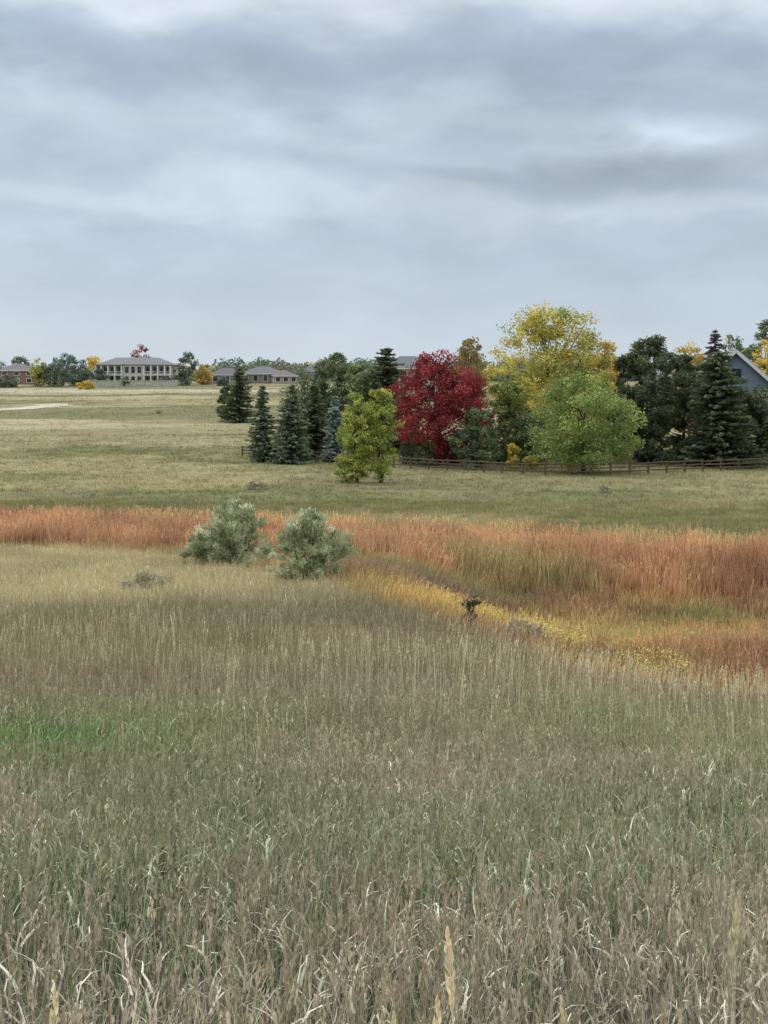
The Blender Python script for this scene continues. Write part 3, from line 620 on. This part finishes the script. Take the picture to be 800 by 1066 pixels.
mb = MB(); mb.add(V, np.stack([I[:-1, :-1], I[:-1, 1:], I[1:, 1:], I[1:, :-1]], -1).reshape(-1, 4), (1, 1, 1), 0)
mb.build('dirt_path', [noisemat('pale_dirt', S(204, 194, 172), S(184, 173, 150), 0.5)])

# ---------------------------------------------------------------- sky
w = bpy.data.worlds.new('World'); scene.world = w; w.use_nodes = True; nt = w.node_tree; N = nt.nodes; L = nt.links; N.clear()
out = N.new('ShaderNodeOutputWorld'); bg = N.new('ShaderNodeBackground'); L.new(bg.outputs[0], out.inputs[0]); bg.inputs[1].default_value = 0.10
sky = N.new('ShaderNodeTexSky'); sky.sky_type = 'NISHITA'; sky.sun_disc = False; EL = math.radians(48); AZ = math.radians(-60)
sky.sun_elevation = EL; sky.sun_rotation = AZ
tc = N.new('ShaderNodeTexCoord'); sp = N.new('ShaderNodeSeparateXYZ'); L.new(tc.outputs['Generated'], sp.inputs[0])
def M(op, a, b=None, c=None):
    n = N.new('ShaderNodeMath'); n.operation = op
    for i, v in enumerate((a, b, c)):
        if v is None: continue
        if isinstance(v, (int, float)): n.inputs[i].default_value = v
        else: L.new(v, n.inputs[i])
    return n.outputs[0]
hx = M('SQRT', M('ADD', M('MULTIPLY', sp.outputs[0], sp.outputs[0]), M('MULTIPLY', sp.outputs[1], sp.outputs[1])))
T = M('DIVIDE', sp.outputs[2], M('MAXIMUM', hx, 0.02)); A = M('ARCTAN2', sp.outputs[0], sp.outputs[1])
def noise(sx, sy, scale, det, rough=0.55, off=0.0, w=0.0, dist=0.0):
    cb = N.new('ShaderNodeCombineXYZ'); L.new(M('MULTIPLY_ADD', A, sx, off), cb.inputs[0]); L.new(M('MULTIPLY', T, sy), cb.inputs[1]); cb.inputs[2].default_value = w
    nz = N.new('ShaderNodeTexNoise'); nz.inputs['Scale'].default_value = scale; nz.inputs['Detail'].default_value = det; nz.inputs['Roughness'].default_value = rough; nz.inputs['Distortion'].default_value = dist
    L.new(cb.outputs[0], nz.inputs['Vector']); return nz.outputs['Fac']
n1 = noise(5.0, 10, 1.5, 5, 0.5, 3.3, 0, 0.3); n2 = noise(8, 20, 1.7, 6, 0.5, 7.7, 0, 0.3); n3 = noise(4, 9, 1.0, 2, 0.5, 1.2, 4.0)
T2 = M('ADD', T, M('ADD', M('MULTIPLY', M('SUBTRACT', n1, 0.5), 0.13), M('MULTIPLY', A, 0.03)))
rm = N.new('ShaderNodeValToRGB'); L.new(M('DIVIDE', T2, 0.36), rm.inputs[0]); cr = rm.color_ramp; cr.interpolation = 'B_SPLINE'
def rw(row): return (400 - row) / F / 0.36
st = [(395, (203, 214, 224)), (340, (197, 209, 221)), (290, (189, 202, 216)), (245, (177, 191, 207)), (210, (206, 217, 227)), (175, (168, 182, 200)), (135, (200, 211, 222)), (85, (158, 173, 192)), (40, (174, 188, 205)), (0, (214, 223, 233))]
while len(cr.elements) < len(st): cr.elements.new(0.5)
for el, (row, c) in zip(cr.elements, st): el.position = min(max(rw(row), 0), 1)
for el, (row, c) in zip(cr.elements, st): el.color = (*S(*c), 1)
def vscale(col, f):
    v = N.new('ShaderNodeVectorMath'); v.operation = 'SCALE'; L.new(col, v.inputs[0]); L.new(f, v.inputs['Scale']); return v.outputs[0]
fac = M('ADD', M('MULTIPLY', M('SUBTRACT', n2, 0.5), 0.4), M('MULTIPLY', M('SUBTRACT', n3, 0.5), 0.6))
damp = M('MINIMUM', M('MULTIPLY_ADD', T, 6.0, 0.15), 1.0)
fac = M('ADD', M('MULTIPLY', fac, damp), 1.06)
def spot(a0, t0, sa, s_t, amp):
    da = M('DIVIDE', M('SUBTRACT', M('ADD', A, M('MULTIPLY', M('SUBTRACT', n1, 0.5), 0.12)), a0), sa); dt = M('DIVIDE', M('SUBTRACT', M('ADD', T, M('MULTIPLY', M('SUBTRACT', n2, 0.5), 0.05)), t0), s_t)
    return M('MULTIPLY', M('EXPONENT', M('MULTIPLY', M('ADD', M('MULTIPLY', da, da), M('MULTIPLY', dt, dt)), -1.0)), amp)
for s_ in (spot(0.215, 0.184, 0.05, 0.014, 0.42), spot(-0.27, 0.285, 0.14, 0.03, 0.25), spot(0.2, 0.152, 0.1, 0.014, -0.18), spot(-0.2, 0.13, 0.16, 0.018, 0.14)):
    fac = M('ADD', fac, s_)
fac = M('ADD', fac, M('MINIMUM', M('MAXIMUM', M('MULTIPLY', M('SUBTRACT', T, 0.33), 2.0), 0.0), 1.0))
cloud = vscale(rm.outputs[0], M('MULTIPLY', fac, 10.0))
mx = N.new('ShaderNodeMix'); mx.data_type = 'RGBA'; mx.inputs[0].default_value = 0.95; L.new(sky.outputs[0], mx.inputs[6]); L.new(cloud, mx.inputs[7])
L.new(mx.outputs[2], bg.inputs[0])

sd = bpy.data.lights.new('sun', 'SUN'); sd.energy = 1.1; sd.angle = math.radians(14); sd.color = (1, 0.96, 0.9)
so = bpy.data.objects.new('sun', sd); scene.collection.objects.link(so)
dirv = Vector((math.sin(AZ) * math.cos(EL), math.cos(AZ) * math.cos(EL), math.sin(EL)))
so.rotation_euler = dirv.to_track_quat('Z', 'Y').to_euler()

# ---------------------------------------------------------------- camera
cd = bpy.data.cameras.new('camera'); co = bpy.data.objects.new('camera', cd); scene.collection.objects.link(co); scene.camera = co
co.location = (0, 0, CAMZ); co.rotation_euler = (math.radians(90), 0, 0)
cd.sensor_fit = 'VERTICAL'; cd.sensor_height = 36; cd.sensor_width = 27; cd.lens = F / 1066 * 36
cd.shift_y = -133 / 1066; cd.clip_start = 0.05; cd.clip_end = 6000
scene.view_settings.view_transform = 'Standard'; scene.view_settings.look = 'None'; scene.view_settings.exposure = 0
